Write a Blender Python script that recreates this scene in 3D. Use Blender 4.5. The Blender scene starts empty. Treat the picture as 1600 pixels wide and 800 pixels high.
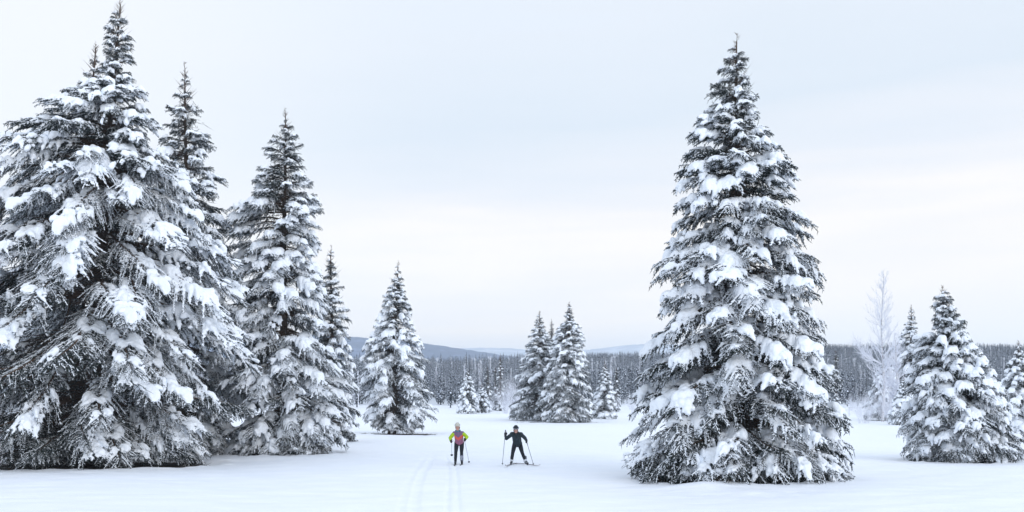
import bpy, math, random
import numpy as np
from mathutils import Vector, Matrix, Euler
R = math.radians
S = bpy.context.scene
COL = S.collection
random.seed(7)
RNG = np.random.default_rng(11)

# ------------------------------------------------------------------ camera
HZ = 620.0; CH = 2.5                     # horizon row and camera height of the photograph
cam_d = bpy.data.cameras.new('camera'); cam = bpy.data.objects.new('camera', cam_d); COL.objects.link(cam)
cam_d.sensor_width = 36; cam_d.lens = 36; cam_d.shift_y = (HZ - 400) / 1600
cam_d.clip_start = .1; cam_d.clip_end = 15000
cam.location = (0, 0, CH); cam.rotation_euler = (R(90), 0, 0)
S.camera = cam
def wx(px, d): return (px - 800) / 1600 * d
def wz(py, d): return CH + (HZ - py) / 1600 * d

# ------------------------------------------------------------------ world: overcast sky
SUN_EL, SUN_AZ = R(27), R(140)            # azimuth clockwise from the viewing direction (+Y)
W = bpy.data.worlds.new('World'); S.world = W; W.use_nodes = True
nt = W.node_tree; nt.nodes.clear()
def N(nt, t, **k):
    n = nt.nodes.new(t)
    for a, b in k.items(): setattr(n, a, b)
    return n
def mth(nt, op, a, b=None, c=None, clamp=False):
    n = nt.nodes.new('ShaderNodeMath'); n.operation = op; n.use_clamp = clamp
    for i, v in enumerate((a, b, c)):
        if v is None: continue
        if isinstance(v, (int, float)): n.inputs[i].default_value = v
        else: nt.links.new(v, n.inputs[i])
    return n.outputs[0]
def ramp(nt, fac, stops):
    n = nt.nodes.new('ShaderNodeValToRGB'); el = n.color_ramp.elements
    while len(el) < len(stops): el.new(.5)
    for e, (p, c) in zip(el, stops):
        e.position = p; e.color = (*c, 1) if len(c) == 3 else c
    nt.links.new(fac, n.inputs[0]); return n.outputs[0]
def mix(nt, f, a, b, mode='MIX'):
    n = nt.nodes.new('ShaderNodeMix'); n.data_type = 'RGBA'; n.blend_type = mode
    for s, v in ((n.inputs[0], f), (n.inputs[6], a), (n.inputs[7], b)):
        if isinstance(v, (int, float)): s.default_value = v
        elif isinstance(v, tuple): s.default_value = (*v, 1)
        else: nt.links.new(v, s)
    return n.outputs[2]
def smooth(nt, v, a, b):
    n = nt.nodes.new('ShaderNodeMapRange'); n.interpolation_type = 'SMOOTHSTEP'
    n.inputs[1].default_value = a; n.inputs[2].default_value = b
    nt.links.new(v, n.inputs[0]); return n.outputs[0]
tc = N(nt, 'ShaderNodeTexCoord'); sep = N(nt, 'ShaderNodeSeparateXYZ'); nt.links.new(tc.outputs['Generated'], sep.inputs[0])
mp = N(nt, 'ShaderNodeMapping'); mp.inputs['Scale'].default_value = (1.6, 1.6, 15); nt.links.new(tc.outputs['Generated'], mp.inputs[0])
n1 = N(nt, 'ShaderNodeTexNoise'); n1.inputs['Scale'].default_value = 1.4; n1.inputs['Detail'].default_value = 5; n1.inputs['Roughness'].default_value = .5
nt.links.new(mp.outputs[0], n1.inputs['Vector'])
n2 = N(nt, 'ShaderNodeTexNoise'); n2.inputs['Scale'].default_value = 1.7; n2.inputs['Detail'].default_value = 3
nt.links.new(tc.outputs['Generated'], n2.inputs['Vector'])
e0 = mth(nt, 'ADD', sep.outputs[2], mth(nt, 'MULTIPLY', mth(nt, 'SUBTRACT', n1.outputs[0], .5), .15))
e1 = mth(nt, 'SUBTRACT', e0, mth(nt, 'MULTIPLY', smooth(nt, sep.outputs[0], -.1, .7), .07))
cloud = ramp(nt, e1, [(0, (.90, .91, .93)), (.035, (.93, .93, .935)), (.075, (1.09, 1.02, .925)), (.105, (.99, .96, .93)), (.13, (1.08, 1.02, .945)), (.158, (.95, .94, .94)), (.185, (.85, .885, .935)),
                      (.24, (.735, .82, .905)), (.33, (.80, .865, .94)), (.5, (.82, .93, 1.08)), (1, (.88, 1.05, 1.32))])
lf = mth(nt, 'MULTIPLY', smooth(nt, mth(nt, 'MULTIPLY', sep.outputs[0], -1), .02, .42), smooth(nt, sep.outputs[1], -.3, .5))
cloud = mix(nt, mth(nt, 'MULTIPLY', lf, .8), cloud, (.975, .985, 1.0))
wf = mth(nt, 'MULTIPLY', smooth(nt, sep.outputs[0], .0, .45), mth(nt, 'SUBTRACT', 1.0, smooth(nt, e0, .10, .22)))
cloud = mix(nt, mth(nt, 'MULTIPLY', wf, .75), cloud, (1.06, 1.0, .92))
cloud = mix(nt, mth(nt, 'MULTIPLY', smooth(nt, n2.outputs[0], .4, .75), .35), cloud, (.86, .90, .965))
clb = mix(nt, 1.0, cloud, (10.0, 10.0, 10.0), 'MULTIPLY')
sky = N(nt, 'ShaderNodeTexSky', sky_type='NISHITA'); sky.sun_disc = False; sky.sun_elevation = SUN_EL; sky.sun_rotation = SUN_AZ
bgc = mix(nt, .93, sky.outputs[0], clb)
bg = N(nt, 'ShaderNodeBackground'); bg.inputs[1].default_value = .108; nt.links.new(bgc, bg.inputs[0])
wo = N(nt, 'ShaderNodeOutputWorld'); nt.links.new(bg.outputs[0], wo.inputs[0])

sun_d = bpy.data.lights.new('sun', 'SUN'); sun_d.energy = 1.0; sun_d.angle = R(50); sun_d.color = (1, .965, .93)
sun = bpy.data.objects.new('sun', sun_d); COL.objects.link(sun)
sv = Vector((math.sin(SUN_AZ) * math.cos(SUN_EL), math.cos(SUN_AZ) * math.cos(SUN_EL), math.sin(SUN_EL)))
sun.rotation_euler = sv.to_track_quat('Z', 'Y').to_euler(); sun.location = (60, 60, 60)

vs = S.view_settings; vs.view_transform = 'Standard'; vs.look = 'None'; vs.exposure = 0; vs.gamma = 1
S.cycles.max_bounces = 9; S.cycles.diffuse_bounces = 8; S.cycles.glossy_bounces = 2; S.cycles.volume_bounces = 1
S.cycles.use_denoising = True

# ------------------------------------------------------------------ materials
def mat(name, base, rough=.8, noise=None, bump=None, spec=.3):
    m = bpy.data.materials.new(name); m.use_nodes = True; t = m.node_tree
    b = t.nodes['Principled BSDF']; b.inputs['Roughness'].default_value = rough
    b.inputs['Specular IOR Level'].default_value = spec
    b.inputs['Base Color'].default_value = (*base, 1)
    if noise:
        sc, other, lo, hi = noise
        g = N(t, 'ShaderNodeNewGeometry'); n = N(t, 'ShaderNodeTexNoise'); n.inputs['Scale'].default_value = sc; n.inputs['Detail'].default_value = 4
        t.links.new(g.outputs['Position'], n.inputs['Vector'])
        t.links.new(mix(t, smooth(t, n.outputs[0], lo, hi), base, other), b.inputs['Base Color'])
    if bump:
        sc, st, dist = bump
        g = N(t, 'ShaderNodeNewGeometry'); n = N(t, 'ShaderNodeTexNoise'); n.inputs['Scale'].default_value = sc; n.inputs['Detail'].default_value = 5
        t.links.new(g.outputs['Position'], n.inputs['Vector'])
        bp = N(t, 'ShaderNodeBump'); bp.inputs['Strength'].default_value = st; bp.inputs['Distance'].default_value = dist
        t.links.new(n.outputs[0], bp.inputs['Height']); t.links.new(bp.outputs[0], b.inputs['Normal'])
    return m
M = {}
M['snow'] = mat('tree_snow', (.885, .925, .98), .65, bump=(14, .5, .05), spec=.2)
M['needle'] = mat('spruce_needles', (.011, .019, .019), .75, noise=(2.5, (.026, .038, .032), .4, .7), spec=.15)
t = M['needle'].node_tree; b = t.nodes['Principled BSDF']; old = b.inputs['Base Color'].links[0].from_socket
g = N(t, 'ShaderNodeNewGeometry'); sp_ = N(t, 'ShaderNodeSeparateXYZ'); t.links.new(g.outputs['Normal'], sp_.inputs[0])
nn = N(t, 'ShaderNodeTexNoise'); nn.inputs['Scale'].default_value = 7; nn.inputs['Detail'].default_value = 6; t.links.new(g.outputs['Position'], nn.inputs['Vector'])
dust = mth(t, 'MULTIPLY', smooth(t, sp_.outputs[2], .15, .65), smooth(t, nn.outputs[0], .45, .55))
t.links.new(mix(t, mth(t, 'MULTIPLY', dust, .4), old, (.72, .76, .83)), b.inputs['Base Color'])
M['wood'] = mat('spruce_twig_bark', (.10, .066, .048), .9, spec=.1)
M['bark'] = mat('spruce_bark', (.075, .055, .045), .95, noise=(9, (.14, .11, .095), .4, .7), bump=(14, .9, .05), spec=.1)
M['frost'] = mat('frosted_bark', (.62, .63, .67), .8, noise=(6, (.28, .25, .25), .5, .72), spec=.2)
M['rime'] = mat('rime_on_twigs', (.76, .78, .84), .8, noise=(4, (.48, .48, .54), .5, .75), spec=.2)
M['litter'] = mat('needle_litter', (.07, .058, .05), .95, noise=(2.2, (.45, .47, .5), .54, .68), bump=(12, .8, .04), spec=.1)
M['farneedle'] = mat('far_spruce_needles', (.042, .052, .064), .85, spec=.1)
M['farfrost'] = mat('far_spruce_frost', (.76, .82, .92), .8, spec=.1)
M['hillA'] = mat('haze_blue_forest_cover', (.03, .055, .12), .9, noise=(.035, (.09, .13, .24), .5, .72), spec=.05)  # blue of the distant air painted into the forest colour, on top of the haze volume
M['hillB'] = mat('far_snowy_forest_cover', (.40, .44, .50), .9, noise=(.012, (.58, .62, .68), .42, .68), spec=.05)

# ground snow: soft relief, wind ripples
gs = bpy.data.materials.new('ground_snow'); gs.use_nodes = True; t = gs.node_tree; b = t.nodes['Principled BSDF']
b.inputs['Roughness'].default_value = .6; b.inputs['Specular IOR Level'].default_value = .25
g = N(t, 'ShaderNodeNewGeometry')
mpg = N(t, 'ShaderNodeMapping'); mpg.inputs['Scale'].default_value = (.35, 1.2, 1); t.links.new(g.outputs['Position'], mpg.inputs[0])
na = N(t, 'ShaderNodeTexNoise'); na.inputs['Scale'].default_value = 1.3; na.inputs['Detail'].default_value = 6; na.inputs['Roughness'].default_value = .55
nb = N(t, 'ShaderNodeTexNoise'); nb.inputs['Scale'].default_value = 9; nb.inputs['Detail'].default_value = 4
t.links.new(mpg.outputs[0], na.inputs['Vector']); t.links.new(g.outputs['Position'], nb.inputs['Vector'])
hgt = mth(t, 'ADD', mth(t, 'MULTIPLY', na.outputs[0], .8), mth(t, 'MULTIPLY', nb.outputs[0], .12))
bp = N(t, 'ShaderNodeBump'); bp.inputs['Strength'].default_value = .8; bp.inputs['Distance'].default_value = .14
t.links.new(hgt, bp.inputs['Height']); t.links.new(bp.outputs[0], b.inputs['Normal'])
t.links.new(mix(t, smooth(t, na.outputs[0], .35, .65), (.91, .93, .965), (.875, .905, .955)), b.inputs['Base Color'])
M['ground'] = gs

# ------------------------------------------------------------------ object helpers
def tag(o, label=None, cat=None, group=None, kind=None):
    if label: o['label'] = label
    if cat: o['category'] = cat
    if group: o['group'] = group
    if kind: o['kind'] = kind
    return o
def link(name, me, parent=None, loc=(0, 0, 0)):
    o = bpy.data.objects.new(name, me); COL.objects.link(o); o.location = loc
    if parent: o.parent = parent
    return o
def empty(name, loc, parent=None):
    o = bpy.data.objects.new(name, None); COL.objects.link(o); o.location = loc; o.empty_display_size = .2
    if parent: o.parent = parent
    return o
def mesh_np(name, V, F, mats, mi=None, smooth=False):
    """V (n,3), F list of arrays of faces (each (k,3) or (k,4)); mi list of material indices per array"""
    me = bpy.data.meshes.new(name)
    V = np.asarray(V, dtype=np.float32)
    me.vertices.add(len(V)); me.vertices.foreach_set('co', V.ravel())
    loops = np.concatenate([f.ravel() for f in F]).astype(np.int32)
    sizes = np.concatenate([np.full(len(f), f.shape[1]) for f in F]).astype(np.int32)
    starts = np.concatenate([[0], np.cumsum(sizes)[:-1]]).astype(np.int32)
    me.loops.add(len(loops)); me.loops.foreach_set('vertex_index', loops)
    me.polygons.add(len(sizes)); me.polygons.foreach_set('loop_start', starts)
    if mi is not None:
        me.polygons.foreach_set('material_index', np.concatenate([np.full(len(f), k) for f, k in zip(F, mi)]).astype(np.int32))
    sm = smooth if isinstance(smooth, (list, tuple)) else [smooth] * len(F)
    me.polygons.foreach_set('use_smooth', np.concatenate([np.full(len(f), bool(s)) for f, s in zip(F, sm)]))
    for m in mats: me.materials.append(m)
    me.update(calc_edges=True); me.validate(verbose=False)
    return me
class MB:
    """collects geometry in material groups"""
    def __init__(s): s.V = []; s.n = 0; s.F = []; s.mi = []; s.sm = []
    def add(s, V, F, m=0, smooth=False):
        s.V.append(np.asarray(V, float)); s.F.append(np.asarray(F) + s.n); s.mi.append(m); s.sm.append(smooth); s.n += len(V)
    def spindles(s, P0, P1, r, m=0, k=3, at=.35):
        P0 = np.atleast_2d(np.asarray(P0, float)); P1 = np.atleast_2d(np.asarray(P1, float)); n = len(P0)
        if n == 0: return
        r = np.broadcast_to(np.asarray(r, float), (n,))[:, None]
        d = P1 - P0; L = np.linalg.norm(d, axis=1, keepdims=True) + 1e-9; d = d / L
        up = np.where(np.abs(d[:, 2:3]) > .9, np.array([[1., 0, 0]]), np.array([[0, 0, 1.]]))
        a = np.cross(d, up); a /= np.linalg.norm(a, axis=1, keepdims=True) + 1e-9; c = np.cross(d, a)
        mid = P0 + (P1 - P0) * at
        ph = RNG.uniform(0, 6.28, (n, 1))
        ring = [mid + r * (a * np.cos(ph + 2 * math.pi * j / k) + c * np.sin(ph + 2 * math.pi * j / k)) for j in range(k)]
        V = np.stack([P0] + ring + [P1], 1).reshape(-1, 3)
        base = np.arange(n)[:, None] * (k + 2); f = []
        for j in range(k):
            j2 = (j + 1) % k
            f.append(base + np.array([[0, 1 + j2, 1 + j]])); f.append(base + np.array([[k + 1, 1 + j, 1 + j2]]))
        s.add(V, np.concatenate(f), m)
    def tube(s, pts, rad, m=0, k=6, smooth=True, cap=True):
        pts = np.asarray(pts, float); n = len(pts); rad = np.broadcast_to(np.asarray(rad, float), (n,))
        d = np.gradient(pts, axis=0); d /= np.linalg.norm(d, axis=1, keepdims=True) + 1e-9
        up = np.where(np.abs(d[:, 2:3]) > .85, np.array([[0, 1., 0]]), np.array([[0, 0, 1.]]))
        a = np.cross(d, up); a /= np.linalg.norm(a, axis=1, keepdims=True) + 1e-9; c = np.cross(d, a)
        th = np.arange(k) * 2 * math.pi / k
        V = pts[:, None] + rad[:, None, None] * (a[:, None] * np.cos(th)[None, :, None] + c[:, None] * np.sin(th)[None, :, None])
        i = np.arange(n - 1)[:, None] * k; j = np.arange(k)[None]; j2 = (j + 1) % k
        F = np.stack([i + j, i + j2, i + k + j2, i + k + j], -1).reshape(-1, 4)
        V = V.reshape(-1, 3)
        s.add(V, F, m, smooth)
        if cap:
            c0 = s.n; s.add([pts[0], pts[-1]], np.zeros((0, 3), int), m)
            b0 = c0 - n * k
            jj = np.arange(k); f0 = np.stack([np.full(k, c0), b0 + (jj + 1) % k, b0 + jj], -1)
            e0 = b0 + (n - 1) * k; f1 = np.stack([np.full(k, c0 + 1), e0 + jj, e0 + (jj + 1) % k], -1)
            s.F.append(np.concatenate([f0, f1])); s.mi.append(m); s.sm.append(False)
    def box(s, c, size, m=0, rz=0):
        c = np.asarray(c, float); h = np.asarray(size, float) / 2
        q = np.array([[x, y, z] for z in (-1, 1) for y in (-1, 1) for x in (-1, 1)]) * h
        cs, sn = math.cos(rz), math.sin(rz); q = q @ np.array([[cs, sn, 0], [-sn, cs, 0], [0, 0, 1]])
        s.add(q + c, np.array([[0, 2, 3, 1], [4, 5, 7, 6], [0, 1, 5, 4], [2, 6, 7, 3], [0, 4, 6, 2], [1, 3, 7, 5]]), m)
    def mesh(s, name, mats): return mesh_np(name, np.concatenate(s.V), s.F, mats, s.mi, s.sm)

def ico(sub):
    p = (1 + 5 ** .5) / 2
    V = [(-1, p, 0), (1, p, 0), (-1, -p, 0), (1, -p, 0), (0, -1, p), (0, 1, p), (0, -1, -p), (0, 1, -p), (p, 0, -1), (p, 0, 1), (-p, 0, -1), (-p, 0, 1)]
    F = [(0, 11, 5), (0, 5, 1), (0, 1, 7), (0, 7, 10), (0, 10, 11), (1, 5, 9), (5, 11, 4), (11, 10, 2), (10, 7, 6), (7, 1, 8), (3, 9, 4), (3, 4, 2), (3, 2, 6), (3, 6, 8), (3, 8, 9), (4, 9, 5), (2, 4, 11), (6, 2, 10), (8, 6, 7), (9, 8, 1)]
    V = [Vector(v).normalized() for v in V]
    for _ in range(sub):
        mid = {}; nf = []
        def m(a, b):
            k = (min(a, b), max(a, b))
            if k not in mid: V.append(((V[a] + V[b]) / 2).normalized()); mid[k] = len(V) - 1
            return mid[k]
        for a, b_, c in F:
            x, y, z = m(a, b_), m(b_, c), m(c, a); nf += [(a, x, z), (b_, y, x), (c, z, y), (x, y, z)]
        F = nf
    return np.array([tuple(v) for v in V]), np.array(F)
ICO = [ico(0), ico(1), ico(2)]
def balls(C, r, sub=0, zs=1.0):
    """many ellipsoids -> V, F ; C (n,3), r (n,) or (n,3)"""
    C = np.asarray(C, float); r = np.asarray(r, float)
    if r.ndim == 1: r = np.stack([r, r, r * zs], 1)
    v, f = ICO[sub]
    V = (C[:, None] + v[None] * r[:, None]).reshape(-1, 3)
    F = (f[None] + (np.arange(len(C)) * len(v))[:, None, None]).reshape(-1, 3)
    return V, F
def remesh(V, F, voxel, mats, name, smooth_it=1, sm=True, factor=.5):
    me = mesh_np('blob_source', V, [F], [])
    o = bpy.data.objects.new('blob_source', me); COL.objects.link(o)
    md = o.modifiers.new('r', 'REMESH'); md.mode = 'VOXEL'; md.voxel_size = voxel; md.use_smooth_shade = sm
    if smooth_it:
        s = o.modifiers.new('s', 'SMOOTH'); s.iterations = smooth_it; s.factor = factor
    bpy.context.view_layer.update()
    dg = bpy.context.evaluated_depsgraph_get()
    out = bpy.data.meshes.new_from_object(o.evaluated_get(dg), depsgraph=dg)
    bpy.data.objects.remove(o); bpy.data.meshes.remove(me)
    out.name = name; out.materials.clear()
    for m in mats: out.materials.append(m)
    return out
def mesh_arrays(me):
    v = np.empty(len(me.vertices) * 3, np.float32); me.vertices.foreach_get('co', v)
    me.calc_loop_triangles(); f = np.empty(len(me.loop_triangles) * 3, np.int32); me.loop_triangles.foreach_get('vertices', f)
    return v.reshape(-1, 3), f.reshape(-1, 3)
def quad_arrays(me):
    v = np.empty(len(me.vertices) * 3, np.float32); me.vertices.foreach_get('co', v)
    n = len(me.polygons); ls = np.empty(n, np.int32); lt = np.empty(n, np.int32)
    me.polygons.foreach_get('loop_start', ls); me.polygons.foreach_get('loop_total', lt)
    vi = np.empty(len(me.loops), np.int32); me.loops.foreach_get('vertex_index', vi)
    q = ls[lt == 4]; F = [vi[q[:, None] + np.arange(4)]]
    tr = ls[lt == 3]
    if len(tr): F.append(vi[tr[:, None] + np.arange(3)])
    return v.reshape(-1, 3), F

# ------------------------------------------------------------------ terrain
def sstep(a, b, x): t_ = np.clip((x - a) / (b - a), 0, 1); return t_ * t_ * (3 - 2 * t_)
WELLS = [(-15.9, 38.3, 4.9, 3.7, .09), (-16.5, 46.5, 3.2, 2.8, .1), (-10.2, 46.0, 2.5, 2.4, .1), (-8.3, 70, 3.6, 2.6, .1),
         (7.0, 31.8, 3.0, 2.8, .12), (18.2, 41.6, 2.1, 2.0, .1), (4.6, 101.5, 4.6, 2.4, .1)]   # x, y, rx, ry, depth: bare hollows under the skirts
rd = random.Random(9)
DENTS = [(4.2 + i * .42 + rd.uniform(-.1, .1), 27.4 - i * .16 + rd.uniform(-.2, .2), rd.uniform(.12, .2), rd.uniform(.03, .07)) for i in range(9)]
DENTS += [(rd.uniform(3.6, 10.2), rd.uniform(26.6, 28.2), rd.uniform(.1, .25), rd.uniform(-.05, .05)) for i in range(22)]
DENTS += [(rd.uniform(-15, -6), rd.uniform(31, 37), rd.uniform(.12, .3), rd.uniform(-.045, .03)) for i in range(16)]
DENTS += [(rd.uniform(-3.2, .6), rd.uniform(24, 40), rd.uniform(.1, .16), rd.uniform(.02, .035)) for i in range(22)]
def track(y):  return -1.205 - (y - 22) * .0676 + .05 * np.sin(y * .22)
def track2(y): return -2.15 - (y - 22.5) * .064 - .12 * np.sin((y - 22) * .2)
def track3(y): return .55 + (y - 20) * .012 + .1 * np.sin(y * .3)
def ground_z(x, y):
    x = np.asarray(x, float); y = np.asarray(y, float)
    z = .08 * np.sin(x * .21 + 1.3) * np.sin(y * .17 + .4) + .025 * np.sin(x * .63 + y * .31) + .018 * np.sin(x * .9 - y * 1.3 + 2) * np.sin(x * .37)
    z = z * sstep(8, 30, y) * (1 - .5 * sstep(60, 120, y))
    z = z + .10 * np.exp(-((x + 11.6) / 2.2) ** 2 - ((y - 41.5) / 2.0) ** 2) + .10 * np.exp(-((x + 1.2) / 9) ** 2 - ((y - 120) / 30) ** 2)
    z = z + .16 * np.exp(-((x - 5.3) / 1.3) ** 2 - ((y - 28.6) / .7) ** 2)
    for cx, cy, rx, ry, dp in WELLS:
        a = np.arctan2((y - cy) / ry, (x - cx) / rx)
        q = np.sqrt(((x - cx) / rx) ** 2 + ((y - cy) / ry) ** 2) + .035 * np.sin(a * 5 + cx) + .02 * np.sin(a * 13) + .012 * np.sin(a * 31 + cx) + .008 * np.sin(a * 57)
        z = z - dp * (1 - sstep(.90, 1.03, q)) + (.04 + .03 * np.sin(a * 23) * np.sin(a * 9 + 1)) * np.exp(-((q - 1.05) / .05) ** 2)
    for f, w, dpt in ((lambda y: track(y) - .13, .055, .03), (lambda y: track(y) + .13, .055, .03), (track2, .13, .035), (lambda y: track2(y) - .3, .1, .02), (track3, .12, .018)):
        z = z - dpt * np.exp(-((x - f(y)) / w) ** 4) * (1 - sstep(38, 46, y))
    z = z - .03 * np.exp(-((x - track(y)) / 1.9) ** 6) * (1 - sstep(60, 110, y))
    z = z + .022 * np.sin(x * 2.3 + 1.1 * np.sin(y * .9)) * np.sin(y * 3.1 + 1.3 * np.sin(x * .7)) * sstep(18, 24, y) * (1 - sstep(45, 60, y))
    for px_, py_, pr_, pd_ in DENTS: z = z - pd_ * np.exp(-(((x - px_) ** 2 + ((y - py_) * .8) ** 2) / pr_ ** 2))
    # wooded valley side
    zr = 21 + 14 * sstep(0, 230, x) + 2.5 * np.sin(x * .012 + 1) + 1.6 * np.sin(x * .05)
    s_ = np.clip((y - 172) / 530, 0, None)
    up = zr * np.clip(s_, 0, 1) ** 1.12
    dn = zr * (1 - sstep(720, 1500, y))
    z = z + np.where(y < 702, up, np.minimum(zr, dn))
    z = z - 4 * sstep(1500, 2500, y)
    return z
def lines(spec):
    out = []
    for a, b_, st in spec: out += list(np.arange(a, b_, st))
    return np.array(out)
X = lines([(-4000, -1000, 200), (-1000, -400, 60), (-400, -100, 20), (-100, -40, 4), (-40, -22, 1), (-22, -9, .16), (-9, -3.9, .3), (-3.9, -.5, .045), (-.5, 1.5, .15), (1.5, 12, .16), (12, 24, .25), (24, 40, 1), (40, 100, 4), (100, 400, 20), (400, 1000, 60), (1000, 4001, 200)])
Y = lines([(-60, 0, 6), (0, 16, 1.6), (16, 50, .16), (50, 110, .8), (110, 260, 5), (260, 800, 15), (800, 2000, 60), (2000, 5201, 200)])
GX, GY = np.meshgrid(X, Y); GZ = ground_z(GX, GY)
nx, ny = len(X), len(Y); i = np.arange(ny - 1)[:, None] * nx + np.arange(nx - 1)[None]
gm = mesh_np('snow_ground', np.stack([GX.ravel(), GY.ravel(), GZ.ravel()], 1), [np.stack([i, i + 1, i + nx + 1, i + nx], -1).reshape(-1, 4)], [M['ground']], smooth=True)
tag(link('snow_ground', gm), kind='structure')

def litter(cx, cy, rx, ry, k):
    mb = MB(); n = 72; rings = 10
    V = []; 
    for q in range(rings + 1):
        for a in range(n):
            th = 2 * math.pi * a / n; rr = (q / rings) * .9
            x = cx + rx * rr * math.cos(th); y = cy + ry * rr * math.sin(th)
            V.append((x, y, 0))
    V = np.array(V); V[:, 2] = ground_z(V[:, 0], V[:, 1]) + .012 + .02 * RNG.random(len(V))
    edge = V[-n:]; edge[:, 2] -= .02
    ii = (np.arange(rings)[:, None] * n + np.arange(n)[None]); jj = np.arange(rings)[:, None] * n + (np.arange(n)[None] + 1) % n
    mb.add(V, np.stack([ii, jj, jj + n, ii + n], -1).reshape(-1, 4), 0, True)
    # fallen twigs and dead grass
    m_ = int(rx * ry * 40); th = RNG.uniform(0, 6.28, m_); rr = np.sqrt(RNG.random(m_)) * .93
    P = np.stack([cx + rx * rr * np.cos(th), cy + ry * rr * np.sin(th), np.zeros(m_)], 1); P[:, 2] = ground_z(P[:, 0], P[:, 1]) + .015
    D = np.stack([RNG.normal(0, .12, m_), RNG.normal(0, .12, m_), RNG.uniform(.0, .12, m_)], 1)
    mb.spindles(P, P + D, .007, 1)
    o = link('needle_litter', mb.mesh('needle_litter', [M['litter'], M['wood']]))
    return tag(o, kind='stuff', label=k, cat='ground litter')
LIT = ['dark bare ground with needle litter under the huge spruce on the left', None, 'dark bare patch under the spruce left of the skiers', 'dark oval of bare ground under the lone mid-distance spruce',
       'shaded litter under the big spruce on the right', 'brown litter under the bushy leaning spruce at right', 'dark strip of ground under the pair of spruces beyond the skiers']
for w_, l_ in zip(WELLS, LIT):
    if l_: litter(*w_[:4], l_)

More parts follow.
